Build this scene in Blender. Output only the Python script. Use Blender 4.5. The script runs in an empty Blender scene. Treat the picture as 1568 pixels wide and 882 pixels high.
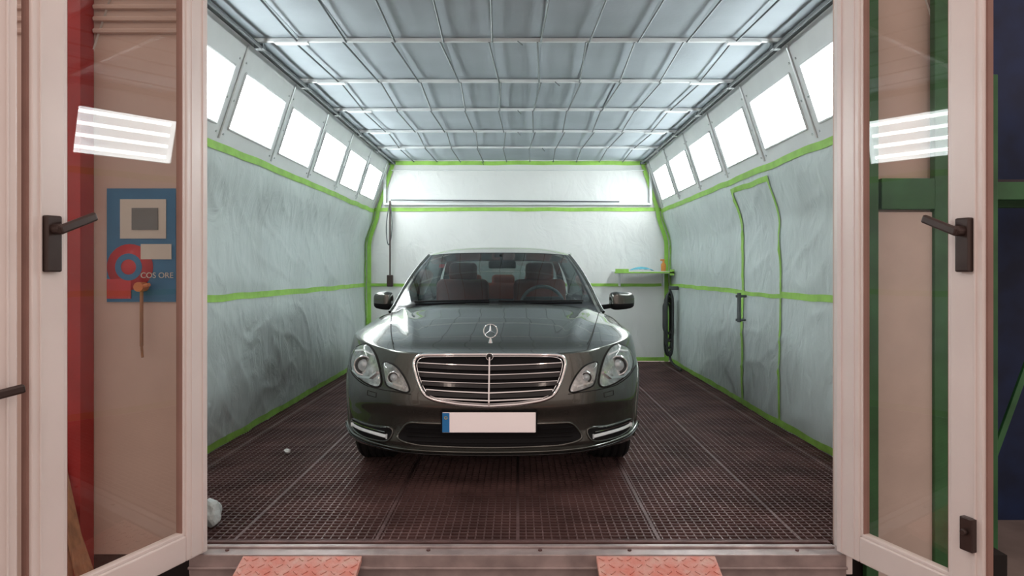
import bpy, bmesh, math, random
from math import sin, cos, pi, sqrt, atan2, radians
from mathutils import Vector, noise, Matrix
random.seed(3)
scene = bpy.context.scene
COL = scene.collection

# ------------------------------------------------------------ materials
def newmat(name):
    m = bpy.data.materials.new(name); m.use_nodes = True
    nt = m.node_tree
    for n in list(nt.nodes): nt.nodes.remove(n)
    out = nt.nodes.new('ShaderNodeOutputMaterial')
    return m, nt, out

def mat(name, col, rough=0.5, metal=0.0, var=0.0, vscale=5.0, bump=0.0, bscale=20.0, bdist=0.01,
        coat=0.0, emis=None, estr=0.0, spec=0.5, stretch=(1,1,1), col2=None, flake=False, distort=0.0):
    m, nt, out = newmat(name)
    b = nt.nodes.new('ShaderNodeBsdfPrincipled')
    nt.links.new(b.outputs[0], out.inputs[0])
    b.inputs['Base Color'].default_value = (*col, 1)
    b.inputs['Roughness'].default_value = rough
    b.inputs['Metallic'].default_value = metal
    b.inputs['Coat Weight'].default_value = coat
    b.inputs['Coat Roughness'].default_value = 0.03
    b.inputs['Specular IOR Level'].default_value = spec
    if emis:
        b.inputs['Emission Color'].default_value = (*emis, 1)
        b.inputs['Emission Strength'].default_value = estr
    tc = nt.nodes.new('ShaderNodeTexCoord')
    mp = nt.nodes.new('ShaderNodeMapping'); mp.inputs['Scale'].default_value = stretch
    nt.links.new(tc.outputs['Object'], mp.inputs[0])
    if var > 0 or col2:
        n = nt.nodes.new('ShaderNodeTexNoise'); n.inputs['Scale'].default_value = vscale
        n.inputs['Detail'].default_value = 5
        nt.links.new(mp.outputs[0], n.inputs['Vector'])
        r = nt.nodes.new('ShaderNodeValToRGB')
        c2 = col2 if col2 else tuple(min(1, c*(1+var)) for c in col)
        c1 = col if col2 else tuple(c*(1-var) for c in col)
        r.color_ramp.elements[0].color = (*c1, 1); r.color_ramp.elements[0].position = 0.35
        r.color_ramp.elements[1].color = (*c2, 1); r.color_ramp.elements[1].position = 0.65
        nt.links.new(n.outputs[0], r.inputs[0]); nt.links.new(r.outputs[0], b.inputs['Base Color'])
    if bump > 0:
        n2 = nt.nodes.new('ShaderNodeTexNoise'); n2.inputs['Scale'].default_value = bscale
        n2.inputs['Detail'].default_value = 4; n2.inputs['Distortion'].default_value = distort
        nt.links.new(mp.outputs[0], n2.inputs['Vector'])
        bp = nt.nodes.new('ShaderNodeBump'); bp.inputs['Strength'].default_value = bump
        bp.inputs['Distance'].default_value = bdist
        nt.links.new(n2.outputs[0], bp.inputs['Height']); nt.links.new(bp.outputs[0], b.inputs['Normal'])
    return m

def glassmat(name, tint, f0=0.045, rough=0.0):
    m, nt, out = newmat(name)
    t = nt.nodes.new('ShaderNodeBsdfTransparent'); t.inputs[0].default_value = (*tint, 1)
    g = nt.nodes.new('ShaderNodeBsdfGlossy'); g.inputs['Roughness'].default_value = rough
    g.inputs[0].default_value = (1, 1, 1, 1)
    lw = nt.nodes.new('ShaderNodeLayerWeight'); lw.inputs[0].default_value = 0.5
    pw = nt.nodes.new('ShaderNodeMath'); pw.operation='POWER'; pw.inputs[1].default_value=5
    ma = nt.nodes.new('ShaderNodeMath'); ma.operation='MULTIPLY_ADD'; ma.inputs[1].default_value=1-f0; ma.inputs[2].default_value=f0
    nt.links.new(lw.outputs['Facing'], pw.inputs[0]); nt.links.new(pw.outputs[0], ma.inputs[0])
    mx = nt.nodes.new('ShaderNodeMixShader')
    nt.links.new(ma.outputs[0], mx.inputs[0]); nt.links.new(t.outputs[0], mx.inputs[1])
    nt.links.new(g.outputs[0], mx.inputs[2]); nt.links.new(mx.outputs[0], out.inputs[0])
    return m

def emat(name, col, s):
    m, nt, out = newmat(name)
    e = nt.nodes.new('ShaderNodeEmission'); e.inputs[0].default_value = (*col, 1); e.inputs[1].default_value = s
    nt.links.new(e.outputs[0], out.inputs[0]); return m

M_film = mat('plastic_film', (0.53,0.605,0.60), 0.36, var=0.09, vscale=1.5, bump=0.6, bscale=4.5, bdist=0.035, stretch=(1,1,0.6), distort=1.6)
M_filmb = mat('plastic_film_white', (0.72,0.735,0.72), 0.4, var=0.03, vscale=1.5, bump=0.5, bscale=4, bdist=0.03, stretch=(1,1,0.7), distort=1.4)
M_tape = mat('green_masking_tape', (0.29,0.55,0.09), 0.55, var=0.12, vscale=8, bump=0.3, bscale=30)
M_white = mat('white_enamel', (0.70,0.73,0.73), 0.35, var=0.03)
M_filter = mat('ceiling_filter_fabric', (0.40,0.455,0.495), 0.8, var=0.09, vscale=1.3, bump=0.25, bscale=40, bdist=0.004)
M_alu = mat('aluminium', (0.62,0.66,0.66), 0.35, metal=0.6, var=0.05)
M_wire = mat('dark_wire', (0.11,0.125,0.13), 0.5, metal=0.4, var=0.1)
M_grate = mat('rusty_grating', (0.135,0.076,0.072), 0.48, metal=0.2, var=0.3, vscale=3, bump=0.2, bscale=60)
M_pit = mat('pit_dark', (0.012,0.009,0.009), 0.9, var=0.1)
M_sill = mat('sill_metal', (0.40,0.33,0.32), 0.4, metal=0.4, var=0.2, vscale=9)
M_sillr = mat('sill_rust', (0.13,0.07,0.065), 0.6, metal=0.3, var=0.25, vscale=12)
M_ramp = mat('ramp_red_paint', (0.62,0.20,0.15), 0.55, col2=(0.62,0.36,0.30), vscale=14, bump=0.7, bscale=45, bdist=0.006)
M_frame = mat('door_frame_paint', (0.80,0.73,0.70), 0.33, var=0.03, vscale=3)
M_gasket = mat('gasket', (0.30,0.17,0.14), 0.6, var=0.1)
M_glass = glassmat('door_glass', (0.90,0.90,0.87), .055)
M_handle = mat('bronze_handle', (0.05,0.032,0.028), 0.35, metal=0.3, var=0.1)
M_beige = mat('workshop_wall_paint', (0.60,0.47,0.41), 0.7, var=0.06, vscale=2, bump=0.1, bscale=10)
M_red = mat('red_paint', (0.36,0.02,0.02), 0.5, var=0.1)
M_green = mat('rack_green_paint', (0.03,0.13,0.045), 0.5, var=0.25)
M_blue = mat('blue_panel', (0.006,0.020,0.075), 0.6, var=0.3)
M_dark = mat('dark_board', (0.03,0.02,0.03), 0.6, var=0.3)
M_wood = mat('plank_wood', (0.33,0.17,0.09), 0.6, var=0.25, vscale=5, stretch=(8,8,1))
M_conc = mat('workshop_concrete', (0.25,0.20,0.18), 0.7, var=0.2, vscale=3)
M_tube = emat('fluorescent_tube', (0.95,1.0,1.0), 21.0)
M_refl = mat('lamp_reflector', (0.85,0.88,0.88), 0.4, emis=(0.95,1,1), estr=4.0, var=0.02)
M_warm = emat('added_warm_glow', (1.0,0.80,0.70), 12.0)  # glow of the warm panels added above the camera

# ------------------------------------------------------------ helpers
def mesh_obj(name, verts, faces, mats, parent=None, smooth=False, mi=None):
    me = bpy.data.meshes.new(name)
    me.from_pydata([tuple(v) for v in verts], [], faces)
    if not isinstance(mats, (list, tuple)): mats = [mats]
    for m in mats: me.materials.append(m)
    if mi:
        for p, k in zip(me.polygons, mi): p.material_index = k
    if smooth:
        for p in me.polygons: p.use_smooth = True
    me.update()
    o = bpy.data.objects.new(name, me); COL.objects.link(o)
    if parent: o.parent = parent
    return o

def grid(name, nu, nv, fn, mats, parent=None, smooth=True, mfn=None, flip=False):
    vs = [fn(i/nu, j/nv) for i in range(nu+1) for j in range(nv+1)]
    fs, mi = [], []
    for i in range(nu):
        for j in range(nv):
            a = i*(nv+1)+j
            f = (a, a+nv+1, a+nv+2, a+1)
            fs.append(f[::-1] if flip else f)
            if mfn: mi.append(mfn((i+.5)/nu, (j+.5)/nv))
    return mesh_obj(name, vs, fs, mats, parent, smooth, mi if mfn else None)

class MB:
    """accumulates boxes and tubes in one mesh"""
    def __init__(s): s.v=[]; s.f=[]
    def box(s, c, d, R=None):
        b=len(s.v)
        for sx in (-1,1):
            for sy in (-1,1):
                for sz in (-1,1):
                    p=Vector((sx*d[0]/2, sy*d[1]/2, sz*d[2]/2))
                    if R: p=R@p
                    s.v.append(Vector(c)+p)
        s.f += [(b,b+1,b+3,b+2),(b+4,b+6,b+7,b+5),(b,b+4,b+5,b+1),(b+2,b+3,b+7,b+6),(b,b+2,b+6,b+4),(b+1,b+5,b+7,b+3)]
        return s
    def tube(s, p0, p1, r, n=10, r1=None):
        p0=Vector(p0); p1=Vector(p1); d=(p1-p0).normalized()
        a=d.orthogonal().normalized(); bb=d.cross(a); b=len(s.v)
        if r1 is None: r1=r
        for P,rr in ((p0,r),(p1,r1)):
            for k in range(n):
                t=2*pi*k/n; s.v.append(P+a*cos(t)*rr+bb*sin(t)*rr)
        for k in range(n):
            s.f.append((b+k,b+(k+1)%n,b+n+(k+1)%n,b+n+k))
        s.f.append(tuple(b+k for k in range(n))[::-1]); s.f.append(tuple(b+n+k for k in range(n)))
        return s
    def obj(s, name, m, parent=None, bevel=0, smooth=False):
        o=mesh_obj(name, s.v, s.f, m, parent, smooth)
        if bevel:
            md=o.modifiers.new('bevel','BEVEL'); md.width=bevel; md.segments=2; md.limit_method='ANGLE'
        return o

def lathe(name, prof, m, parent=None, n=40, axis='x', loc=(0,0,0), smooth=True, close=False):
    vs=[]; fs=[]
    k=len(prof)
    for i in range(n):
        t=2*pi*i/n
        for (a,r) in prof:
            if axis=='x': p=(a, r*cos(t), r*sin(t))
            elif axis=='y': p=(r*cos(t), a, r*sin(t))
            else: p=(r*cos(t), r*sin(t), a)
            vs.append((p[0]+loc[0],p[1]+loc[1],p[2]+loc[2]))
    for i in range(n):
        for j in range(k-1):
            a=i*k+j; b=((i+1)%n)*k+j
            fs.append((a,b,b+1,a+1))
    return mesh_obj(name, vs, fs, m, parent, smooth)

def curve(name, pts, r, m, parent=None, cyclic=False, smooth=False):
    c=bpy.data.curves.new(name,'CURVE'); c.dimensions='3D'; c.bevel_depth=r; c.bevel_resolution=3
    if smooth:
        s=c.splines.new('NURBS'); s.points.add(len(pts)-1); s.order_u=4; s.use_endpoint_u=not cyclic
    else:
        s=c.splines.new('POLY'); s.points.add(len(pts)-1)
    for p,q in zip(s.points,pts): p.co=(q[0],q[1],q[2],1)
    s.use_cyclic_u=cyclic
    c.materials.append(m)
    o=bpy.data.objects.new(name,c); COL.objects.link(o)
    if parent: o.parent=parent
    return o

def empty(name, loc=(0,0,0), rotz=0):
    e=bpy.data.objects.new(name,None); COL.objects.link(e); e.location=loc; e.rotation_euler=(0,0,rotz)
    e.empty_display_size=0.2
    return e

def crv(pts):
    xs=[p[0] for p in pts]; ys=[p[1] for p in pts]; n=len(xs)
    d=[(ys[i+1]-ys[i])/(xs[i+1]-xs[i]) for i in range(n-1)]
    m=[d[0]]+[0 if d[i-1]*d[i]<=0 else 2*d[i-1]*d[i]/(d[i-1]+d[i]) for i in range(1,n-1)]+[d[-1]]
    def f(x):
        if x<=xs[0]: return ys[0]
        if x>=xs[-1]: return ys[-1]
        i=0
        while x>xs[i+1]: i+=1
        h=xs[i+1]-xs[i]; t=(x-xs[i])/h
        return ys[i]*(2*t**3-3*t*t+1)+m[i]*h*(t**3-2*t*t+t)+ys[i+1]*(-2*t**3+3*t*t)+m[i+1]*h*(t**3-t*t)
    return f

# ------------------------------------------------------------ camera
cam=bpy.data.cameras.new('camera'); co=bpy.data.objects.new('camera',cam); COL.objects.link(co)
co.location=(0,0,1.25); co.rotation_euler=(radians(90),0,0)
cam.sensor_width=36; cam.lens=24.75; cam.shift_x=-9/1600; cam.shift_y=-26/1600
cam.clip_start=0.05
scene.camera=co
scene.view_settings.view_transform='Standard'
scene.view_settings.look='None'

# ------------------------------------------------------------ booth shell
YF, YB = 3.22, 9.8
def wbase(z):
    if z<1.6: return 2.12
    t=min(1,(z-1.6)/0.5); t=t*t*(3-2*t)
    return 2.12-0.12*t
def wall_x(side,y,z):
    amp=0.020
    amp*=min(1,abs(z-1.06)/0.12)*min(1,max(0,(2.1-z))/0.15)
    n=noise.noise(Vector((y*0.9+side*7, z*1.6, 3.1)))+0.45*noise.noise(Vector((y*2.6+z*1.4, z*2.2-y, side*5.0)))
    r=1-abs(noise.noise(Vector((y*2.0+z*2.5+9*side, z*1.3-y*0.7, 8.0))))*2.2
    n+=0.5*max(0,r)**5
    r=1-abs(noise.noise(Vector((y*3.1-z*2.1+4*side, z*2.3+y*1.3, 2.0))))*2.4
    n+=0.28*max(0,r)**5
    return side*(wbase(z)-abs(amp)*n*0.9 - 0.012*sin(pi*min(1,z/1.06)) )
for side,nm in ((-1,'wall_left'),(1,'wall_right')):
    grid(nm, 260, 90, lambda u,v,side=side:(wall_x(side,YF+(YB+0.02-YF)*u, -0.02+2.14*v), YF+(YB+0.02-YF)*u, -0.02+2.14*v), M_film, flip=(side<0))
def back_y(x,z):
    n=noise.noise(Vector((x*1.1,z*1.5,20)))+0.5*noise.noise(Vector((x*2.6+z,z*2-x,31)))
    return YB-0.014*n
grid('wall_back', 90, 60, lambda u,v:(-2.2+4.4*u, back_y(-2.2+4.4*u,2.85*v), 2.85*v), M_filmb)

def tape_side(side, y0,y1,z0,z1,w, name, n=110):
    dy=y1-y0; dz=z1-z0; l=sqrt(dy*dy+dz*dz); ny=-dz/l; nz=dy/l
    def fn(u,v):
        wob=0.010*noise.noise(Vector((u*l*3,z0*5,side*2+y0)))
        y=y0+dy*u+ny*((v-.5)*w+wob); z=z0+dz*u+nz*((v-.5)*w+wob)
        return (wall_x(side,y,max(z,0.0))-side*0.009, y, max(z,0.003))
    return (n,3,fn)
def join_grids(name, lst, m):
    vs=[];fs=[]
    for (nu,nv,fn) in lst:
        b=len(vs)
        vs+=[fn(i/nu,j/nv) for i in range(nu+1) for j in range(nv+1)]
        for i in range(nu):
            for j in range(nv):
                a=b+i*(nv+1)+j; fs.append((a,a+nv+1,a+nv+2,a+1))
    return mesh_obj(name,vs,fs,m,None,True)
L1=[tape_side(-1,YF,YB-.02,2.085,2.085,.055,''),tape_side(-1,YF,YB-.02,1.06,1.06,.05,''),tape_side(-1,YF,YB-.02,.03,.03,.055,''),
    tape_side(-1,YB-.05,YB-.05,0.0,2.1,.07,'')]
join_grids('trim_1', L1, M_tape)
L2=[tape_side(1,YF,YB-.02,2.085,2.085,.055,''),tape_side(1,YF,5.66,1.06,1.06,.05,''),tape_side(1,5.66,6.6,1.05,1.05,.035,''),tape_side(1,6.6,YB-.02,1.06,1.06,.045,''),
    tape_side(1,YF,YB-.02,.03,.03,.055,''),tape_side(1,YB-.05,YB-.05,0.0,2.1,.07,''),
    tape_side(1,6.60,6.60,0.03,2.02,.06,''),tape_side(1,5.66,5.66,0.03,2.02,.035,''),tape_side(1,5.63,6.63,2.0,2.0,.045,'')]
join_grids('trim_2', L2, M_tape)
def tape_back(x0,x1,z0,z1,w):
    dx=x1-x0;dz=z1-z0;l=sqrt(dx*dx+dz*dz);nx=-dz/l;nz=dx/l
    def fn(u,v):
        wob=0.008*noise.noise(Vector((u*l*3,z0*5,x0)))
        x=x0+dx*u+nx*((v-.5)*w+wob);z=z0+dz*u+nz*((v-.5)*w+wob)
        return (x,back_y(x,z)-0.012,max(z,.003))
    return (40,3,fn)
def tape_corner(s):
    def fn(u,v):
        z=2.78*u
        x=wbase(z)-.03 if z<2.1 else 2.0-.23*(z-2.1)/.7-.03
        return (s*(x-.055*v), YB-.03, z)
    return (50,1,fn)
join_grids('trim_3',[tape_back(-2.1,2.1,1.06,1.06,.04),tape_back(-2.0,2.0,2.11,2.11,.05),tape_back(-1.8,1.8,2.755,2.755,.055),
    tape_back(-2.1,2.1,.03,.03,.05),tape_corner(-1),tape_corner(1)],M_tape)
mb=MB()
for s in (-1,1): mb.box((s*1.84,YB-.05,2.41),(.035,.05,.46))
mb.box((0,YB-.05,2.18),(3.70,.05,.03))
mb.box((0,YB-.05,2.65),(3.5,.02,.012))
mb.obj('trim_4',M_white,bevel=.004)
MB().tube((-1.75,YB-.09,2.235),(1.4,YB-.09,2.21),.009).obj('curtain_rail',M_wire)

# slanted lamp panels
NX,NZ=0.95,0.312
def sp(side,y,t,dep=0.0):
    return Vector((side*(2.0-.23*t+NX*dep), y, 2.1+.7*t+NZ*dep))
T0,T1=.165,.70
starts=[8.72-.99*k for k in range(6)]
for side,nm in ((-1,'wall_upper_left'),(1,'wall_upper_right')):
    vs=[];fs=[]
    def quad(y0,y1,t0,t1):
        b=len(vs); vs.extend([sp(side,y0,t0),sp(side,y1,t0),sp(side,y1,t1),sp(side,y0,t1)]); fs.append((b,b+1,b+2,b+3))
    quad(YF,YB,-.02,T0); quad(YF,YB,T1,1.02)
    ys=sorted(starts); prev=YF
    for y in ys:
        quad(prev,y,T0,T1); prev=y+.80
    quad(prev,YB,T0,T1)
    mesh_obj(nm,vs,fs,M_white)
    mb=MB()
    for y in ys+[ys[-1]+.99]:
        a=sp(side,y-.095,0.05,-.006); b=sp(side,y-.095,.93,-.006)
        mb.tube(a,b,.008,6)
    for y in ys:
        for yy in (y-.04,y+.84):
            for t in (.1,.42,.78): mb.tube(sp(side,yy,t,.004),sp(side,yy,t,-.008),.007,6)
    mb.obj('trim_panel_battens',M_alu)
    mb=MB()
    mb.tube((side*1.70,YF+.1,2.735),(side*1.70,YB-.08,2.735),.012,8)
    for k in range(7):
        y=3.68+k*1.0
        mb.box((side*1.715,y,2.742),(.06,.05,.035))
    mb.obj('conduit_pipe',M_wire)
    MB().box((side*1.765,(YF+YB)/2,2.775),(.03,YB-YF,.03)).obj('trim_ceiling_edge',M_wire)
    for y in ys:
        e=empty('light_fixture')
        c=[sp(side,y,T0,0),sp(side,y+.8,T0,0),sp(side,y+.8,T1,0),sp(side,y,T1,0)]
        d=[sp(side,y,T0,.10),sp(side,y+.8,T0,.10),sp(side,y+.8,T1,.10),sp(side,y,T1,.10)]
        mesh_obj('reflector',c+d,[(4,5,6,7),(0,1,5,4),(1,2,6,5),(2,3,7,6),(3,0,4,7)],M_refl,e)
        tb=MB()
        for k in range(4):
            t=T0+(T1-T0)*(k+.5)/4
            tb.tube(sp(side,y+.03,t,.05),sp(side,y+.77,t,.05),.016,8)
        tb.obj('tubes',M_tube,e)
        fr=MB()
        for (p,q) in ((c[0],c[1]),(c[1],c[2]),(c[2],c[3]),(c[3],c[0])):
            off=Vector((-side*NX,0,-NZ))*.004
            fr.tube(p+off,q+off,.009,6)
        fr.obj('frame',M_white,e)

# ceiling filters
NXC=11; HW=1.775
rows=[3.22,3.67,4.67,5.67,6.67,7.7,8.7,9.8]
vs=[];fs=[]
rowoff=[0,.02,-.03,.025,-.02,.03,-.02]
for r in range(len(rows)-1):
    for c in range(NXC):
        x0=-HW+2*HW*c/NXC; x1=-HW+2*HW*(c+1)/NXC; y0=rows[r];y1=rows[r+1]
        b=len(vs);n=6; sag=.004+.006*random.random()
        tilt=random.uniform(-.006,.006)
        for i in range(n+1):
            for j in range(n+1):
                u=i/n;v=j/n
                z=2.80-sag*(sin(pi*u)*sin(pi*v))**.8+tilt*(u-.5)
                vs.append((x0+(x1-x0)*u,y0+(y1-y0)*v,z))
        for i in range(n):
            for j in range(n):
                a=b+i*(n+1)+j; fs.append((a,a+1,a+n+2,a+n+1))
mesh_obj('ceiling',vs,fs,M_filter,None,True)
grid('ceiling_top',1,1,lambda u,v:(-2.3+4.6*u,YF+(YB-YF)*v,2.9),M_white)
mb=MB()
for y in rows[1:-1]:
    mb.box((0,y,2.782),(2*HW,.028,.022))
    mb.box((0,y+.035,2.785),(2*HW,.008,.012))
    for s in (-1,1): mb.box((s*1.5,y,2.765),(.22,.05,.012))
mb.obj('trim_5',M_white)
mb=MB()
for r in range(len(rows)-1):
    for c in range(1,NXC):
        x=-HW+2*HW*c/NXC
        mb.tube((x+rowoff[r],rows[r],2.772),(x-rowoff[r]*.4,rows[r+1],2.772),.0065,5)
for y in rows[2:]:
    x=random.choice([-.0,.3,-.5]); mb.tube((x,y-.02,2.77),(x+.03,y-.1,2.72),.004,5)
mb.obj('filter_retaining_wires',M_wire)

# floor grating
mb=MB(); p=.04
nx=int(4.24/p)
for i in range(nx+1):
    x=-2.12+i*p
    mb.box((x,(3.27+YB)/2,-.0165),(.0065,YB-3.27,.027))
k=0; y=3.29
while y<YB:
    mb.box((0,y,-.009),(4.24,.007,.016)); y+=p
for x in (-1.98,-1.32,-.66,0,.66,1.32,1.98):
    mb.box((x,(3.27+YB)/2,-.018),(.016,YB-3.27,.034))
mb.obj('floor',M_grate)
mb=MB()
mb.box((0,6.4,-.62),(4.5,6.9,.04))
for s in (-1,1): mb.box((s*2.16,6.5,-.31),(.06,6.7,.58))
mb.box((0,3.25,-.33),(4.3,.04,.56)); mb.box((0,9.83,-.33),(4.3,.04,.56))
mb.obj('floor_pit',M_pit)
mb=MB(); mb.box((0,3.255,-.02),(2.88,.035,.045)); mb.box((0,3.235,.004),(2.84,.018,.012)); mb.obj('trim_6',M_sillr,bevel=.003)
mb=MB(); mb.box((0,3.165,-.13),(2.90,.12,.26)); mb.box((0,3.19,.004),(2.86,.03,.012)); mb.box((0,3.098,-.055),(2.90,.02,.012)); mb.obj('door_sill',M_sill,bevel=.004)
mb=MB()
for x in (-1.3,-.4,.1,.5,1.25): mb.tube((x,3.15,0),(x,3.15,.006),.009,8)
mb.obj('sill_bolts',M_sillr)

# ramps
for x in (-.945,.605):
    e=empty('ramp',(x,3.09,0))
    w=.26
    vs=[(-w,0,.0),(w,0,.0),(w,-.75,-.235),(-w,-.75,-.235),(-w,0,-.025),(w,0,-.025),(w,-.75,-.255),(-w,-.75,-.255)]
    mesh_obj('plate',vs,[(0,3,2,1),(4,5,6,7),(0,1,5,4),(1,2,6,5),(2,3,7,6),(3,0,4,7)],M_ramp,e)
    st=MB()
    for i in range(13):
        for j in range(18):
            xx=-w+.02+i*.04; yy=-.02-j*.04
            a=radians(45 if (i+j)%2 else -45)
            R=Matrix.Rotation(math.atan(.235/.75),3,'X')@Matrix.Rotation(a,3,'Z')
            st.box((xx,yy,.235/.75*yy+.001),(.026,.006,.005),R)
    st.obj('tread_pattern',M_ramp,e)
    MB().box((-w+.02,-.35,-.17),(.02,.6,.10)).box((w-.02,-.35,-.17),(.02,.6,.10)).obj('side_rails',M_sillr,e)

# workshop
grid('floor_workshop',1,1,lambda u,v:(-6+12*u,-4+7.2*v,-.26),M_conc)
def wallfront(name,x0,x1,z0,z1,m,y=3.26,t=.05):
    return MB().box(((x0+x1)/2,y,(z0+z1)/2),(x1-x0,t,z1-z0)).obj(name,m)
wallfront('wall_front_left',-4.5,-1.45,-.26,3.4,M_beige)
wallfront('wall_front_right',1.47,2.165,-.26,3.4,M_beige)
wallfront('wall_front_lintel',-1.45,1.47,2.86,3.4,M_beige)
mb=MB()
mb.box((-1.438,3.17,1.36),(.03,.12,2.9)); mb.box((1.465,3.17,1.36),(.03,.12,2.9))
mb.box((0.01,3.17,2.84),(2.90,.12,.06)); mb.obj('trim_7',M_frame,bevel=.004)
wallfront('red_column',-2.09,-1.945,-.26,3.4,M_red,y=3.18,t=.1)
mb=MB()
for k in range(18): mb.tube((-4.4,3.222,2.35+k*.055),(-2.1,3.222,2.35+k*.055),.012,6)
for k in range(18): mb.tube((-1.94,3.222,2.35+k*.055),(-1.55,3.222,2.35+k*.055),.012,6)
mb.obj('ceiling_reflection_ribs',M_beige)  # solid ribs standing in for the ceiling's reflection in the door glass
# poster
e=empty('poster',(-1.725,3.228,1.37))
M_pb=mat('poster_blue',(0.03,0.16,0.33),.5,var=.1); M_pr=mat('poster_red',(0.50,0.03,0.04),.5,var=.1)
M_pw=mat('poster_white',(0.60,0.58,0.52),.5,var=.05); M_pg=mat('poster_grey',(0.16,0.17,0.17),.5,var=.1)
M_po=mat('poster_orange',(.55,.18,.05),.5,var=.1)
MB().box((0,0,0),(.315,.006,.52)).obj('sheet',M_pb,e)
MB().box((.01,-.005,.12),(.21,.004,.18)).obj('photo_border',M_pw,e)
MB().box((.02,-.009,.12),(.12,.004,.10)).obj('photo',M_pg,e)
lathe('red_disc',[(-.007,.0),(-.007,.105),(-.004,.105)],M_pr,e,n=32,axis='y',loc=(-.05,0,-.10))
MB().box((-.10,-.006,-.20),(.11,.004,.09)).obj('red_block',M_pr,e)
lathe('blue_ring',[(-.009,.035),(-.009,.062)],M_pb,e,n=24,axis='y',loc=(-.055,0,-.10))
MB().box((.07,-.006,-.03),(.14,.004,.07)).obj('white_block',M_pw,e)
tc=bpy.data.curves.new('lettering','FONT'); tc.body='COS ORE'; tc.size=.036; tc.extrude=.001
to=bpy.data.objects.new('lettering',tc); COL.objects.link(to); to.parent=e; to.location=(-.0,-.010,-.15); to.rotation_euler=(radians(90),0,0)
tc.materials.append(M_pw)
e=empty('wall_hook',(-1.71,3.2,1.16))
MB().tube((0,0,.02),(0,0,-.25),.008,8).tube((-.0,0,-.25),(.01,-.01,-.30),.006,8).obj('rod',M_wood,e)
MB().tube((0,.03,.02),(0,-.03,.02),.022,12).tube((0,-.01,.02),(.05,-.03,.03),.009,8).obj('knob',M_po,e)
for (xa,xb,w,zt) in ((-2.03,-1.80,.055,.40),(-1.99,-1.74,.035,.20),(-2.07,-1.90,.06,.60)):
    mb=MB(); d=Vector((xb-xa,-.12,-.26-zt)); R=d.to_track_quat('Z','Y').to_matrix()
    mb.box(((xa+xb)/2,3.05,(zt-.26)/2),(w,.02,d.length),R); mb.obj('wood_plank',M_wood,bevel=.003)
# right side green framing, rack, blue panel
e=empty('painted_side_door',(0,-.022,0))
mb=MB()
mb.box((1.60,3.215,1.2),(.055,.04,2.9)); mb.box((1.925,3.215,1.2),(.09,.04,2.9)); mb.box((1.76,3.213,1.60),(.24,.04,.14))
mb.obj('door_posts',M_green,e,bevel=.004)
MB().box((1.754,3.222,.56),(.25,.02,1.92)).obj('door_panel',mat('panel_white',(.62,.52,.47),.5,var=.05),e,bevel=.003)
e=empty('storage_rack',(2.6,3.6,0))
mb=MB()
for x in (-.19,.55,1.3):
    for y in (0,.45): mb.box((x,y,1.0),(.055,.055,2.5))
for z in (1.66,):
    for y in (0,.45): mb.box((.52,y,z),(1.62,.04,.09))
mb.box((.05,.0,.9),(.03,.02,1.4),Matrix.Rotation(.35,3,'Y'))
mb.obj('rack_frame',M_green,e,bevel=.003)
mb=MB()
for z in (1.71,): mb.box((.55,.22,z),(1.5,.44,.02))
mb.obj('shelf_boards',M_dark,e)
MB().box((3.4,4.3,1.5),(2.35,.05,3.6)).obj('wall_workshop_right',M_blue)
MB().box((2.20,3.80,1.5),(.03,1.0,3.5)).obj('wall_booth_exterior_right',M_dark)
grid('floor_side_aisle',1,1,lambda u,v:(2.26+2.3*u,3.2+1.1*v,-.26),M_conc)

# ------------------------------------------------------------ door leaves
def leaf(name, loc, ang, w, h=2.78, face=1, handle=True, zoff=-.0, latch=False, sw=.12):
    e=empty(name,(loc[0],loc[1],0.01),ang)
    T=.05
    fr=MB()
    fr.box((sw/2,0,h/2),(sw,T,h)); fr.box((w-sw/2,0,h/2),(sw,T,h))
    fr.box((w/2,0,.055),(w-2*sw,T,.11)); fr.box((w/2,0,h-.06),(w-2*sw,T,.12))
    fr.obj('leaf_frame',M_frame,e,bevel=.006)
    bd=MB()
    for x in (sw+.006,w-sw-.006): bd.box((x,0,h/2),(.014,T*.72,h-.22))
    bd.box((w/2,0,.117),(w-2*sw,T*.72,.014)); bd.box((w/2,0,h-.127),(w-2*sw,T*.72,.014))
    bd.obj('glazing_bead',M_frame,e,bevel=.003)
    rb=MB()
    for x in (.03,w-.03): rb.box((x,face*.027,h/2),(.008,.008,h-.02))
    rb.box((sw-.028,face*.026,h/2),(.006,.006,h-.02))
    rb.obj('profile_ribs',M_frame,e,bevel=.002)
    gs=MB()
    for x in (sw+.014,w-sw-.014): gs.box((x,0,h/2),(.004,T*.6,h-.24))
    gs.box((w+.004,0,h/2),(.008,T*.5,h))
    gs.obj('gasket',M_gasket,e)
    vs=[(sw,0,.11),(w-sw,0,.11),(w-sw,0,h-.12),(sw,0,h-.12)]
    mesh_obj('glass',vs,[(0,1,2,3)],M_glass,e)
    if handle:
        hb=MB(); x=w-.065; f=face
        hb.box((x,f*.035,1.335),(.056,.028,.195))
        hb.tube((x,f*.04,1.385),(x,f*.085,1.385),.019,14)
        hb.obj('handle_plate',M_handle,e,bevel=.006)
        lv=MB(); d=Vector((-.13,f*.0,.055)); R=d.to_track_quat('X','Z').to_matrix()
        lv.box((x-.055,f*.088,1.385+.024),(.15,.020,.032),R)
        lv.obj('lever',M_handle,e,bevel=.007)
    if latch:
        lb=MB(); lb.box((w-.05,face*.035,.30),(.05,.025,.12)); lb.tube((w-.05,face*.05,.31),(w-.05,face*.065,.31),.012,10)
        lb.obj('latch',M_handle,e,bevel=.005)
    return e
leaf('door_1',(-1.398,3.13),atan2(-.944,-.330),.796,face=1,sw=.122)
leaf('door_2',(1.435,3.13),atan2(-.944,.330),.685,face=-1,latch=True,sw=.13)
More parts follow.
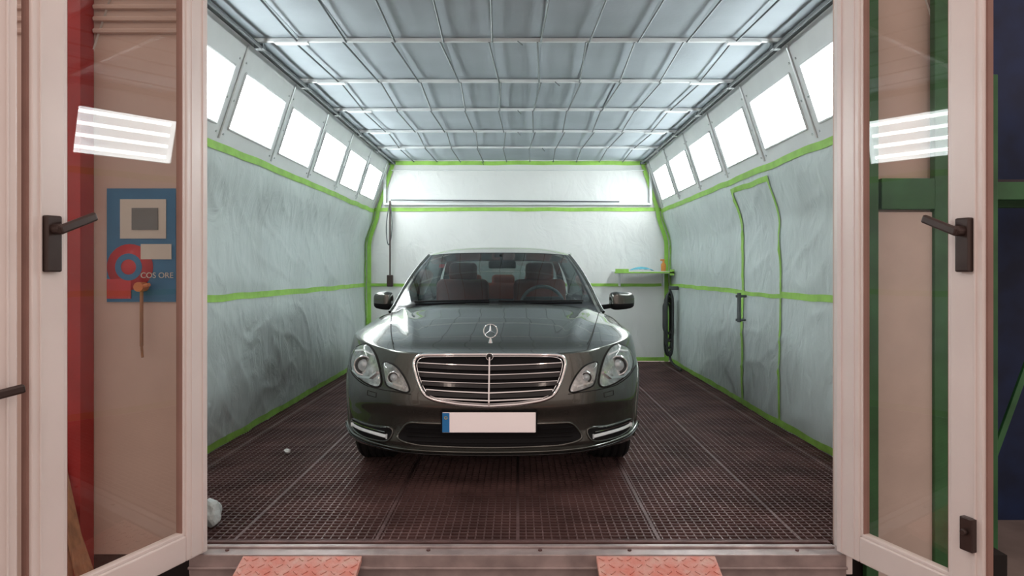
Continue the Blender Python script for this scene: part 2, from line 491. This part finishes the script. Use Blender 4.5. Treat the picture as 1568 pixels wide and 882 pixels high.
e=leaf('door_3',(-1.682,2.355),atan2(-.80,-.60),.8,face=1,handle=False)
lv=MB(); lv.box((.13,.035,.86),(.05,.028,.16)); lv.obj('lever_plate',M_handle,e,bevel=.006)
lv=MB(); R=Vector((.12,0,-.02)).to_track_quat('X','Z').to_matrix(); lv.box((.065,.075,.845),(.14,.020,.030),R); lv.obj('lever',M_handle,e,bevel=.007)

# ------------------------------------------------------------ small booth things
e=empty('pull_switch',(-1.76,9.70,0))
MB().box((0,0,1.12),(.085,.05,.16)).obj('switch_box',M_handle,e,bevel=.01)
curve('cord',[(0,0,1.2),(0,0,2.22)],.011,M_handle,e)
curve('cord_loop',[(0,0,2.2),(-.05,0,2.0),(-.06,0,1.75),(-.02,0,1.55),(.03,0,1.75),(.03,0,2.0),(0,0,2.2)],.007,M_wire,e,smooth=True)
e=empty('wall_shelf',(1.70,9.6,1.235))
MB().box((.0,0,0),(.80,.30,.035)).obj('board',M_white,e,bevel=.004)
MB().box((-.30,-.15,.02),(.18,.012,.055)).box((0,-.153,-.0),(.80,.008,.02)).box((.37,-.15,.0),(.06,.014,.08)).obj('tape_edge',M_tape,e)
MB().box((.3,.1,-.1),(.02,.1,.18)).box((-.3,.1,-.1),(.02,.1,.18)).obj('brackets',M_alu,e)
M_cloth=mat('blue_cloth',(.12,.42,.52),.8,var=.2)
grid('blue_cloth',14,10,lambda u,v:(1.52+.32*u,9.48+.2*v,1.262+.05*sin(pi*u)**.7*(.4+.6*sin(pi*v))+.012*noise.noise(Vector((u*5,v*5,1)))),M_cloth)
e=empty('spray_bottle',(1.97,9.52,1.253))
M_or=mat('orange_plastic',(.75,.30,.06),.35,var=.05)
lathe('bottle',[(0,0),(0,.032),(.09,.034),(.115,.015),(.125,.013),(.14,.013),(.14,0)],M_or,e,n=20,axis='z')
MB().box((-.012,0,.15),(.06,.018,.022)).obj('nozzle',M_or,e,bevel=.004)
e=empty('air_hose',(2.0,9.25,0))
M_hose=mat('rubber_hose',(.03,.035,.035),.5,var=.2)
pts=[]
for k in range(7):
    a=.085+.02*(k%3); top=1.02-.03*k; bot=.12+.10*((k*3)%4)
    for j in range(10):
        t=2*pi*j/10
        zc_=(top+bot)/2; pts.append((a*sin(t)*(.7+.3*cos(t*2))-.02, -.08+.025*k, zc_+(top-bot)/2*cos(t)))
curve('hose_coil',pts,.014,M_hose,e,smooth=True)
curve('hose_tail',[(0,0,.2),(-.05,-.1,.05),(.05,-.3,.02),(.03,-.5,.02)],.014,M_hose,e,smooth=True)
MB().box((.05,0,1.03),(.12,.06,.05)).obj('hose_hook',M_wire,e,bevel=.01)
e=empty('side_door_handle',(2.02,6.5,0))
MB().tube((0.03,.02,.78),(.03,.02,1.05),.018,10).tube((.10,.02,.8),(.0,.02,.8),.012,8).tube((.10,.02,1.02),(.0,.02,1.02),.012,8).obj('bar',M_wire,e)
for nm,loc,r in (('paper_scrap',(-1.58,4.83,.018),.022),('plastic_bag',(-1.50,3.45,.07),.05)):
    bm=bmesh.new(); bmesh.ops.create_icosphere(bm,subdivisions=3,radius=r)
    for v in bm.verts: v.co*=1+.35*noise.noise(v.co*(2.2/r*.6))
    for v in bm.verts: v.co.z*= .7 if r<.04 else 1.3
    me=bpy.data.meshes.new(nm); bm.to_mesh(me); bm.free(); me.materials.append(M_filmb if r<.04 else M_film)
    o=bpy.data.objects.new(nm,me); COL.objects.link(o); o.location=loc

# ------------------------------------------------------------ CAR
car=empty('car',(-.16,3.93,0))
M_paint=mat('car_paint',(0.108,0.113,0.101),.25,metal=.8,coat=1.0,var=.04,vscale=60)
M_chrome=mat('chrome',(.80,.80,.80),.08,metal=1.0,var=.02)
M_black=mat('black_plastic',(.008,.008,.009),.7,var=.1,spec=.2)
M_gap=mat('panel_gap',(.006,.006,.006),.8,var=.1)
M_gloss=mat('gloss_black',(.008,.008,.009),.12,var=.05)
M_rubber=mat('tyre_rubber',(.02,.02,.02),.75,var=.1)
M_rim=mat('alloy',(.50,.51,.52),.25,metal=.9,var=.03)
M_wglass=glassmat('windscreen_glass',(.38,.43,.42),.07)
M_sglass=glassmat('side_glass',(.28,.33,.32),.045)
M_lglass=glassmat('lamp_cover',(.95,.97,.97),.05)
M_seat=mat('seat_leather',(.40,.09,.06),.5,var=.1)
M_dash=mat('dashboard',(.02,.02,.02),.6,var=.1)
M_lampin=mat('lamp_inner',(.60,.60,.60),.20,metal=.85,var=.25,vscale=25)
M_lens=mat('lamp_lens',(.40,.45,.47),.05,metal=.5,coat=1,emis=(1,.98,.95),estr=.06,var=.02)
M_led=mat('led_strip',(.85,.86,.86),.12,metal=.5,emis=(1,1,1),estr=.12,var=.03)
M_plate=mat('plate_white',(.92,.82,.80),.4,var=.02,emis=(1,.9,.88),estr=.22); M_pblue=mat('plate_blue',(.02,.24,.62),.4,var=.05)  # number plate given a faint glow of its own to brighten it

L=.68;L2=.70;LEN=4.87;EX=.74
df=crv([(.15,.09),(.20,.07),(.245,.025),(.275,.012),(.33,.03),(.42,.022),(.50,.0),(.56,.004),(.62,.028),(.70,.055),(.78,.09),(.86,.14),(.95,.2)])
dr=crv([(.15,.10),(.3,.02),(.5,.0),(.7,.03),(.95,.08)])
Wf=crv([(.15,.870),(.22,.912),(.30,.925),(.45,.932),(.62,.935),(.72,.925),(.80,.910),(.88,.885),(.97,.85)])
zb=crv([(0,.240),(.3,.210),(.6,.195),(1.2,.19),(4,.19),(4.87,.26)])
zsh=crv([(0,.775),(.1,.79),(.25,.815),(.5,.838),(.9,.862),(1.3,.885),(3,.93),(4.3,.945),(4.87,.93)])
zc=crv([(0,.775),(.1,.795),(.2,.838),(.4,.888),(.8,.962),(1.2,1.018),(1.32,1.0),(1.45,.95),(3.7,.955),(3.95,1.03),(4.5,1.045),(4.75,1.02),(4.87,.93)])
def spt(kind,t,z):
    if kind=='f':
        return (Wf(z)*sin(t)**EX, df(z)+(L-df(z))*(1-cos(t)))
    if kind=='s': return (Wf(z)*1.0, t)
    return (Wf(z)*sin(t)**EX, LEN-dr(z)-(L2-dr(z))*(1-cos(t)))
stations=[]
NF=44
for i in range(NF+1):
    t=(i/NF)**1.15*pi/2; stations.append(('f',max(t,1e-5),L*(1-cos(t))))
for i in range(1,70):
    y=L+(LEN-L2-L)*i/70; stations.append(('s',y,y))
for i in range(NF+1):
    t=pi/2*(1-i/NF); stations.append(('r',max(t,1e-5),LEN-L2*(1-cos(t))))
NV=40; MT=44
def theta_of(y,z):
    if y<L:
        c=1-(y-df(z))/(L-df(z)); c=max(-1,min(1,c)); return ('f',max(1e-4,math.acos(c)))
    if y>LEN-L2:
        c=1-(LEN-dr(z)-y)/(L2-dr(z)); c=max(-1,min(1,c)); return ('r',max(1e-4,math.acos(c)))
    return ('s',y)
def side_x(y,z):
    k,t=theta_of(y,z); return spt(k,t,z)[0]
def crease(x,y):
    if y<.14 or y>1.3: return 0
    r=min(1,(y-.14)/.35); r=r*r*(3-2*r)
    xc=.40+.27*(y/1.2); a=.013*r*min(1,(1.35-y)/.2)
    d=(abs(x)-xc)
    return a*(math.exp(-(d/.035)**2)) - .004*math.exp(-((abs(x)-xc-.09)/.05)**2)*r
def topz(x,y,X=None):
    zs=zsh(y); 
    if X is None: X=side_x(y,zs)
    s=min(1,abs(x)/max(X,1e-4))
    g=(1-s**2.8)**.6
    return zs+(max(zc(y),zs)-zs)*g+crease(x,y)
bm=bmesh.new()
for sgn in (1,-1):
    G=[];TP=[]
    for (k,t,y0) in stations:
        z0=zb(y0); z1=zsh(y0)
        G.append([bm.verts.new((sgn*spt(k,t,z0+(z1-z0)*v/NV)[0], spt(k,t,z0+(z1-z0)*v/NV)[1], z0+(z1-z0)*v/NV)) for v in range(NV+1)])
        X,yy=spt(k,t,z1)
        row=[]
        for m in range(MT+1):
            s=sin(pi/2*m/MT) if m<MT else 1
            g=(1-min(1,s)**2.8)**.6
            zz=z1+(max(zc(y0),z1)-z1)*g+crease(s*X,yy)*(1 if m<MT else 0)
            row.append(bm.verts.new((sgn*s*X,yy,zz)))
        TP.append(row)
    n=len(stations)
    for i in range(n-1):
        for j in range(NV):
            q=(G[i][j],G[i+1][j],G[i+1][j+1],G[i][j+1])
            c=sum((v.co for v in q),Vector())/4
            arch=any((c.y-yw)**2+(c.z-.335)**2<.372**2 and abs(c.x)>.5 for yw in (.86,3.74))
            if arch: continue
            f=bm.faces.new(q if sgn>0 else q[::-1]); f.smooth=True
        for j in range(MT):
            q=(TP[i][j],TP[i+1][j],TP[i+1][j+1],TP[i][j+1])
            c=sum((v.co for v in q),Vector())/4
            f=bm.faces.new(q if sgn<0 else q[::-1]); f.smooth=True
            if 1.42<c.y<3.85 and abs(c.x)<.74 : f.material_index=1
            elif c.y>1.19 and c.y<=1.42 and c.y-1.19>.3*c.x*c.x: f.material_index=1
bmesh.ops.remove_doubles(bm,verts=bm.verts,dist=.0006)
bmesh.ops.recalc_face_normals(bm,faces=bm.faces)
me=bpy.data.meshes.new('body_shell'); bm.to_mesh(me); bm.free()
me.materials.append(M_paint); me.materials.append(M_dash)
o=bpy.data.objects.new('body_shell',me); COL.objects.link(o); o.parent=car
MB().box((0,2.43,.27),(1.30,4.2,.06)).box((0,2.43,.40),(1.10,4.3,.25)).obj('underbody',M_black,car)

def fs(x,z,off=0.0):
    def raw(x,z):
        s=min(.9995,abs(x)/Wf(z)); st=s**(1/EX); c=sqrt(max(0,1-st*st))
        return Vector((x, df(z)+(L-df(z))*(1-c), z))
    p=raw(x,z)
    if off:
        h=.004; sx=1 if x>=0 else -1
        a=raw(x-sx*h,z)-raw(x-sx*2*h,z); b=raw(x,z+h)-raw(x,z-h)
        if abs(x)<.02: a=Vector((1,0,0))*sx
        n=a.cross(b)
        if n.y>0: n=-n
        n.normalize(); p=p+n*off
    return p
def dens(poly,step=.02,closed=True):
    out=[]; n=len(poly)
    for i in range(n if closed else n-1):
        a=Vector(poly[i]);b=Vector(poly[(i+1)%n]); k=max(1,int((b-a).length/step+.5))
        for j in range(k): out.append(a+(b-a)*j/k)
    if not closed: out.append(Vector(poly[-1]))
    return out
def smooth_poly(P,it=2,closed=True):
    for _ in range(it):
        n=len(P)
        P=[(P[i-1]+2*P[i]+P[(i+1)%n])/4 if closed or 0<i<n-1 else P[i] for i in range(n)]
    return P
def patch(name,poly,off,m,rings=10,bulge=0,sm=2,step=.02):
    P=smooth_poly(dens(poly,step),sm); n=len(P)
    c=sum(P,Vector((0,0)))/n
    vs=[fs(c.x,c.y,off+bulge)];f=[]
    for r in range(1,rings+1):
        t=r/rings
        for q in P:
            w=c+(q-c)*t; vs.append(fs(w.x,w.y,off+bulge*(1-t**4)))
    for i in range(n): f.append((0,1+i,1+(i+1)%n))
    for r in range(rings-1):
        for i in range(n):
            a=1+r*n+i;b=1+r*n+(i+1)%n; f.append((a,a+n,b+n,b))
    return mesh_obj(name,vs,f,m,car,True)
def rimc(name,poly,off,r,m,sm=2,closed=True,step=.02):
    P=smooth_poly(dens(poly,step,closed),sm,closed)
    return curve(name,[fs(p.x,p.y,off) for p in P],r,m,car,cyclic=closed)
def band(name,pts,h,o0,o1,m,step=.02,bev=0):
    P=dens(pts,step,False); vs=[];f=[]
    for p in P:
        hh=h(p.x) if callable(h) else h
        vs+= [fs(p.x,p.y-hh/2,o0),fs(p.x,p.y-hh/2,o1),fs(p.x,p.y+hh/2,o1),fs(p.x,p.y+hh/2,o0)]
    for i in range(len(P)-1):
        for k in range(4):
            a=i*4+k;b=i*4+(k+1)%4; f.append((a,b,b+4,a+4))
    f.append((0,1,2,3)); e_=len(vs)-4; f.append((e_+3,e_+2,e_+1,e_))
    o=mesh_obj(name,vs,f,m,car)
    if bev:
        md=o.modifiers.new('b','BEVEL');md.width=bev;md.segments=2;md.limit_method='ANGLE'
    return o
def mir(poly): return [(-x,z) for (x,z) in poly][::-1]

# grille
gh=[(0,.772),(.20,.771),(.38,.767),(.425,.757),(.436,.735),(.425,.69),(.405,.63),(.385,.585),(.355,.548),(.30,.528),(.17,.509),(0,.499)]
gfull=gh+[(-x,z) for (x,z) in gh[-2:0:-1]]
patch('grille_recess',gfull,.004,M_black,14,0,1)
rimc('grille_surround',gfull,.012,.0105,M_chrome,2)
gi=[(x*.955,.636+(z-.636)*.91) for x,z in gfull]
rimc('grille_inner_trim',gi,.018,.003,M_chrome,2)
gw=crv([(.50,.10),(.515,.20),(.535,.31),(.56,.362),(.60,.390),(.66,.410),(.74,.425)])
for z in (.716,.668,.620,.574):
    w=gw(z-.01)-.016
    pts=[(-w,z+.006),(-w*.5,z-.001),(0,z-.006),(w*.5,z-.001),(w,z+.006)]
    band('grille_slat_chrome',pts,.0055,.006,.026,M_chrome,bev=.001)
    pts=[(x,zz-.015) for x,zz in pts]
    band('grille_slat_body',pts,.020,.006,.022,M_gloss)
band('grille_slat_low',[(-.30,.541),(0,.530),(.30,.541)],.006,.006,.022,M_chrome)
vs=[];f=[]
for i in range(15):
    z=.505+(.765-.505)*i/14
    y=df(z)
    vs+=[(-.007,y,z),(-.004,y-.036,z),(.004,y-.036,z),(.007,y,z)]
for i in range(14):
    for k in range(3): a=i*4+k; f.append((a,a+1,a+5,a+4))
mesh_obj('grille_centre_bar',vs,f,M_chrome,car)
lathe('badge',[(0,.0),(-.004,.018),(.0,.02),(.01,.02)],M_gloss,car,n=24,axis='y',loc=(0,df(.765)-.022,.766))
lathe('badge_ring',[(-.001,.017),(-.006,.019),(-.001,.022)],M_chrome,car,n=24,axis='y',loc=(0,df(.765)-.022,.766))
oy=.20; oz=zc(.2)
R_=.040
ring=[(R_*cos(2*pi*i/32),oy,oz+.022+R_+R_*sin(2*pi*i/32)) for i in range(32)]
curve('hood_ornament_ring',ring,.0032,M_chrome,car,cyclic=True)
mb=MB()
for a in (90,210,330):
    mb.tube((0,oy,oz+.022+R_),(R_*cos(radians(a)),oy,oz+.022+R_+R_*sin(radians(a))),.007,6,.0015)
mb.tube((0,oy,oz-.008),(0,oy,oz+.024),.013,12,.004)
mb.obj('hood_ornament_star',M_chrome,car)

# lower intake
ih=[(0,.392),(.30,.392),(.455,.392),(.485,.372),(.535,.300),(.50,.282),(.40,.268),(0,.262)]
ifull=ih+[(-x,z) for (x,z) in ih[-2:0:-1]]
patch('lower_intake',ifull,.003,M_black,14,0,1)
for z in (.29,.315,.34,.365): band('intake_mesh_bar',[(-.47,z),(0,z),(.47,z)],.005,.003,.012,M_black)
rimc('intake_edge',ifull,.002,.007,M_paint,1)
lp=[(-.895,.300),(-.86,.266),(-.70,.250),(-.58,.241),(-.52,.236),(-.3,.234),(0,.233),(.3,.234),(.52,.236),(.58,.241),(.70,.250),(.86,.266),(.895,.300)]
P=smooth_poly(dens(lp,.02,False),4,False)
band('front_lip',[(p.x,p.y) for p in P],.028,-.02,.020,M_paint,bev=.006)
rimc('lip_gloss_bead',lp,.022,.004,M_gloss,4,False)  # gloss black bead running along the front lip
py=df(.41)-.03
MB().box((0,py+.012,.408),(.54,.02,.125)).obj('plate_holder',M_black,car,bevel=.004)
MB().box((0,py,.408),(.52,.008,.112)).obj('number_plate',M_plate,car,bevel=.003)
MB().box((-.24,py-.003,.408),(.04,.006,.108)).obj('plate_country_strip',M_pblue,car)
lathe('plate_stars',[(0,.006),(-.001,.009)],mat('plate_yellow',(.8,.6,.05),.4,var=.05),car,n=14,axis='y',loc=(-.24,py-.0065,.435))

hl=[(.878,.672),(.868,.735),(.826,.790),(.750,.815),(.715,.800),(.672,.750),(.645,.685),(.624,.600),(.632,.582),(.665,.576),(.735,.590),(.82,.625),(.862,.648)]
il=[(.632,.728),(.585,.720),(.540,.704),(.490,.652),(.446,.575),(.45,.562),(.49,.564),(.548,.578),(.598,.590),(.612,.640)]
fog=[(.855,.354),(.80,.352),(.68,.346),(.575,.354),(.548,.345),(.575,.276),(.62,.268),(.75,.270),(.835,.285),(.863,.315)]
for sg in (1,-1):
    H=hl if sg>0 else mir(hl); I=il if sg>0 else mir(il); F=fog if sg>0 else mir(fog)
    for nm,P,cx,cz,rr in (('headlamp',H,.758,.690,.050),('inner_lamp',I,.553,.640,.030)):
        patch(nm+'_housing',P,.003,M_lampin,8,0)
        patch(nm+'_cover',P,.006,M_lglass,10,.045)
        rimc(nm+'_edge',P,.003,.0045,M_gap,2)
        p=fs(sg*cx,cz,.0)
        def at(prof,n_,m_): return lathe(n_,prof,m_,car,n=28,axis='y',loc=(p.x,p.y-.004,p.z))
        at([(.02,rr*1.25),(-.012,rr*1.18),(-.016,rr*1.1),(-.008,rr*1.0),(.01,rr*.9)],nm+'_bezel',M_chrome)
        at([(.0,rr*.98),(-.004,rr*.8),(.0,rr*.72)],nm+'_ring_inner',M_gloss)
        at([(.0,rr*.72),(-.012,rr*.55),(-.02,rr*.3),(-.023,.0)],nm+'_lens',M_lens)
    p=[(sg*.655,.66),(sg*.70,.625),(sg*.78,.622),(sg*.83,.650)]
    if sg<0: p=p[::-1]
    band('lamp_blade',p,.012,.004,.018,M_chrome)
    p=[(sg*.70,.757),(sg*.76,.775),(sg*.82,.762)]
    if sg<0: p=p[::-1]
    band('lamp_brow',p,.008,.004,.018,M_led)
    p=[(sg*.49,.590),(sg*.585,.610)]
    if sg<0: p=p[::-1]
    band('inner_lamp_blade',p,.010,.004,.016,M_chrome)
    patch('side_intake',F,.003,M_black,8,0,2)
    rimc('side_intake_edge',F,.003,.005,M_paint,2)
    p=[(sg*.84,.318),(sg*.78,.312),(sg*.68,.306),(sg*.59,.298)]
    if sg<0: p=p[::-1]
    band('running_light',p,lambda x:.018,.003,.014,M_led,bev=.004)
    p=[(sg*.845,.341),(sg*.80,.340),(sg*.70,.332),(sg*.60,.324)]
    if sg<0: p=p[::-1]
    band('running_light_fin',p,.005,.003,.016,M_chrome)
    rimc('bumper_gap',[(sg*.445,.555),(sg*.52,.562),(sg*.63,.568),(sg*.74,.578),(sg*.83,.61),(sg*.90,.66)],.001,.0022,M_gap,2,False)
    rimc('washer_cap',[(sg*.66,.545),(sg*.72,.552),(sg*.722,.525),(sg*.662,.52)],.001,.0016,M_gap,0)
    pts=[]
    for i in range(30):
        t=i/29; y=.215+1.1*t; x=.57+.20*t**.8
        X=side_x(y,zsh(y)); x=min(x,X*.95)
        pts.append((sg*x,y,topz(x,y)+.0005))
    curve('hood_gap',pts,.0026,M_gap,car)
    for yw in (.86,3.74):
        pts=[]
        for i in range(41):
            a=radians(-18+216*i/40); y=yw+.374*cos(a); z=.335+.374*sin(a)
            if z<.19: continue
            pts.append((sg*(side_x(y,z)-.002),y,z))
        curve('wheel_arch_lip',pts,.012,M_paint,car)
        vs=[];f=[]
        for i in range(25):
            a=radians(-10+200*i/24)
            vs+=[(sg*.56,yw+.38*cos(a),.335+.38*sin(a)),(sg*.86,yw+.378*cos(a),.335+.378*sin(a))]
        for i in range(24): f.append((2*i,2*i+1,2*i+3,2*i+2))
        f.append(tuple(2*i for i in range(25)))
        mesh_obj('wheel_housing',vs,f,M_black,car)
    for yw in (.86,3.74):
        xc=sg*.765; hw=.122; R=.335
        prof=[(-hw*.75,.225),(-hw,.24),(-hw*1.03,.28),(-hw*.97,.315),(-hw*.82,.330)]
        for k in range(5):
            a=-hw*.72+k*(hw*1.44/4)
            if k: prof+=[(a-.022,R),]
            prof+=[(a-.006,R),(a-.004,R-.010),(a+.004,R-.010),(a+.006,R)]
        prof+=[(hw*.82,.330),(hw*.97,.315),(hw*1.03,.28),(hw,.24),(hw*.75,.225)]
        lathe('tyre',prof,M_rubber,car,n=64,axis='x',loc=(xc,yw,R))
        lathe('rim_barrel',[(-hw*.8,.226),(-hw*.6,.21),(hw*.6,.21),(hw*.8,.226),(hw*.86,.232)] if sg>0 else [(-hw*.86,.232),(-hw*.8,.226),(-hw*.6,.21),(hw*.6,.21),(hw*.8,.226)],M_rim,car,n=40,axis='x',loc=(xc,yw,R))
        mb=MB()
        xo=xc+sg*.085
        for k in range(5):
            for dd in (-9,9):
                a=radians(72*k+90); b=a+radians(dd)
                mb.tube((xo,yw+.05*cos(a),R+.05*sin(a)),(xo+sg*.015,yw+.222*cos(b),R+.222*sin(b)),.019,8,.014)
        mb.tube((xo-sg*.03,yw,R),(xo+sg*.012,yw,R),.062,20)
        mb.obj('rim_spokes',M_rim,car)
        lathe('brake_disc',[(0,.05),(0,.16)],M_alu,car,n=32,axis='x',loc=(xc+sg*.02,yw,R))

# cabin
CE=3.2
def TT(s): a=abs(s); return Vector((.60*s,1.97+.11*s*s,1.408-.022*a**CE))
def BB(s): return Vector((.785*s,1.19+.27*s*s,1.008-.018*s*s))
def wsf(u,v):
    s=2*u-1; r=-.12+1.12*v
    return BB(s).lerp(TT(s),r)+Vector((0,-.5,.85))*.035*sin(pi*max(0,r))
def wm(u,v):
    s=abs(2*u-1); r=-.12+1.12*v
    if s>.955: return 1
    if r<.035 or r>.965 or s>.935: return 2
    if abs(s)<.06 and r>.86: return 2
    return 0
grid('windscreen',80,40,wsf,[M_wglass,M_paint,M_gloss],car,True,wm)
def rx(q): return .60+.045*sin(pi*q**.8)-.025*q
def ez(q): return 1.386*(1-q)+1.35*q+.045*sin(pi*q)
def ey(q): return 2.08+(3.34-2.08)*q
def cz_(q): return 1.408*(1-q)+1.372*q+.083*sin(pi*q)
def roof(u,v):
    s=2*u-1;q=v
    yf=TT(s).y; yr=3.44-.10*s*s
    return Vector((s*rx(q),yf+(yr-yf)*q,ez(q)+(cz_(q)-ez(q))*(1-abs(s)**CE)))
grid('roof',40,30,roof,[M_paint],car,True)
for sg in (1,-1):
    def sd(u,v,sg=sg):
        r=-.13+1.13*v;p=u
        B=Vector((.785+.035*sin(pi*p**.6)-.06*p,1.46+(4.12-1.46)*p,.99)); T=Vector((rx(p),ey(p),ez(p)))
        q=B.lerp(T,r); q.x+=.03*sin(pi*max(0,r)); q.x*=sg; return q
    def sm_(u,v):
        r=-.13+1.13*v
        if u<.045 or r>.93 or u>.90: return 1
        if r<0: return 1
        if r<.04: return 3
        if .455<u<.50 : return 2
        return 0
    grid('side_windows',60,30,sd,[M_sglass,M_paint,M_gloss,M_chrome],car,True,sm_)
    curve('roof_rail',[Vector((sg*rx(q),ey(q),ez(q)+.0)) for q in [i/24 for i in range(25)]],.012,M_paint,car)
    curve('a_pillar',[wsf(1 if sg>0 else 0,i/20) for i in range(21)],.012,M_paint,car)
def rg(u,v):
    s=2*u-1
    R=Vector((s*rx(1),3.44-.10*s*s,ez(1)+(cz_(1)-ez(1))*(1-abs(s)**CE))); B=Vector((.72*s,4.20-.10*s*s,.99))
    return R.lerp(B,v)+Vector((0,.4,.8))*.04*sin(pi*v)
grid('rear_window',40,20,rg,[M_wglass,M_paint,M_gloss],car,True,lambda u,v: 1 if abs(2*u-1)>.9 else (2 if v<.05 or v>.93 else 0))
for x0,x1 in ((-.62,-.05),(.02,.66)):
    pts=[]
    for i in range(12):
        t=i/11; s=(x0+(x1-x0)*t)/.785
        pts.append(BB(s)+(TT(s)-BB(s))*(.03+.02*t)+Vector((0,-.012,.012)))
    curve('wiper',pts,.007,M_black,car)
for sg,xo,wd in ((1,.985,.195),(-1,.905,.145)):
    bm=bmesh.new(); bmesh.ops.create_cube(bm,size=1); bmesh.ops.subdivide_edges(bm,edges=bm.edges,cuts=5,use_grid_fill=True)
    for v in bm.verts:
        x,y,z=v.co*2
        r=(abs(x)**4+abs(y)**4+abs(z)**4)**.25 or 1
        m_=max(abs(x),abs(y),abs(z)); k=m_/r if r else 1
        x*=k;y*=k;z*=k
        v.co=(x*wd/2, y*.06, z*.070*(1+.12*(-x*sg))+.012*x*sg*0)
    for f in bm.faces:
        f.smooth=True
        f.material_index=1 if f.calc_center_median().z<-.028 else 0
    me=bpy.data.meshes.new('mirror_housing'); bm.to_mesh(me); bm.free(); me.materials.append(M_paint); me.materials.append(M_black)
    o=bpy.data.objects.new('mirror_housing',me); COL.objects.link(o); o.parent=car; o.location=(sg*xo,1.66,1.018)
    o.rotation_euler=(0,0,sg*.18)
    MB().tube((sg*.76,1.66,.955),(sg*.90,1.66,.975),.022,12,.018).obj('mirror_arm',M_black,car)
    MB().box((sg*(xo),1.725,1.018),(wd*.82,.008,.11)).obj('mirror_glass',M_chrome,car,bevel=.003)
def rbox(name,c,d,m,bev,rot=(0,0,0)):
    o=MB().box((0,0,0),d).obj(name,m,car,bevel=0)
    md=o.modifiers.new('b','BEVEL');md.width=bev;md.segments=5
    for p in o.data.polygons: p.use_smooth=True
    o.location=c;o.rotation_euler=rot; return o
rbox('dashboard',(0,1.78,.95),(1.36,.42,.10),M_dash,.045)
rbox('instrument_hood',(.37,1.88,1.00),(.34,.18,.08),M_dash,.035)
rbox('centre_console',(0,2.35,.80),(.22,1.0,.26),M_dash,.04)
for sx in (.37,-.37):
    rbox('front_seat_back',(sx,2.80,.87),(.50,.15,.62),M_seat,.06,(radians(-14),0,0))
    rbox('front_headrest',(sx,2.90,1.245),(.27,.10,.18),M_seat,.045,(radians(-8),0,0))
    MB().tube((sx-.05,2.88,1.1),(sx-.05,2.9,1.2),.007).tube((sx+.05,2.88,1.1),(sx+.05,2.9,1.2),.007).obj('headrest_posts',M_chrome,car)
rbox('rear_seat_back',(0,3.72,.88),(1.25,.16,.50),M_seat,.06,(radians(-18),0,0))
for sx in (.36,0,-.36): rbox('rear_headrest',(sx,3.80,1.15),(.25,.09,.13),M_seat,.04)
sw=[(.37+.185*cos(2*pi*i/36),2.08+.06*sin(2*pi*i/36),.945+.175*sin(2*pi*i/36)) for i in range(36)]
M_wheel=mat('steering_leather',(.22,.22,.22),.4,var=.1)
curve('steering_wheel',sw,.015,M_wheel,car,cyclic=True)
MB().box((.37,2.07,.93),(.34,.03,.035)).box((.37,2.07,.92),(.13,.05,.11)).obj('steering_hub',M_dash,car,bevel=.01)
rbox('interior_mirror',(.03,1.95,1.305),(.23,.03,.062),M_black,.02)
MB().tube((.03,1.93,1.31),(.02,1.90,1.39),.012).obj('mirror_stalk',M_black,car)
MB().box((-.46,1.82,1.295),(.045,.004,.045),Matrix.Rotation(-.9,3,'X')).obj('inspection_sticker',M_pr,car)
for sg in (1,-1):
    for y in (2.45,3.35):
        x=side_x(y,.80); MB().box((sg*(x+.012),y,.80),(.03,.20,.028)).obj('door_handle',M_paint,car,bevel=.01)
    for y in (1.52,2.55,3.55):
        curve('door_gap',[(sg*(side_x(y,z)+.0005),y+(.0 if z>.5 else (.5-z)*(-.2 if y>3 else 0)),z) for z in [.25+i*(zsh(y)-.25)/14 for i in range(15)]],.003,M_gap,car)
    vs=[];f=[]
    for i in range(9):
        t=radians(25+i*6)
        for j in range(5):
            z=.70+j*.05; x,y=spt('r',t,z); vs.append((sg*(x+.004),y+.004,z))
    for i in range(8):
        for j in range(4): a=i*5+j; f.append((a,a+1,a+6,a+5))
    mesh_obj('tail_lamp',vs,f,M_pr,car,True)

# ------------------------------------------------------------ light
w=bpy.data.worlds.new('world'); scene.world=w; w.use_nodes=True
bg=w.node_tree.nodes['Background']; bg.inputs[0].default_value=(1.0,.80,.73,1); bg.inputs[1].default_value=.8
for (x,y) in ((-1.6,.2),(1.6,.2)):  # unseen glowing panels added overhead to warm the highlights on the bumper
    e=empty('added_warm_light',(x,y,3.9))
    MB().box((0,0,.03),(.3,1.3,.05)).obj('added_light_back',M_white,e)
    MB().box((0,0,0),(.24,1.2,.012)).obj('added_light_panel',M_warm,e)
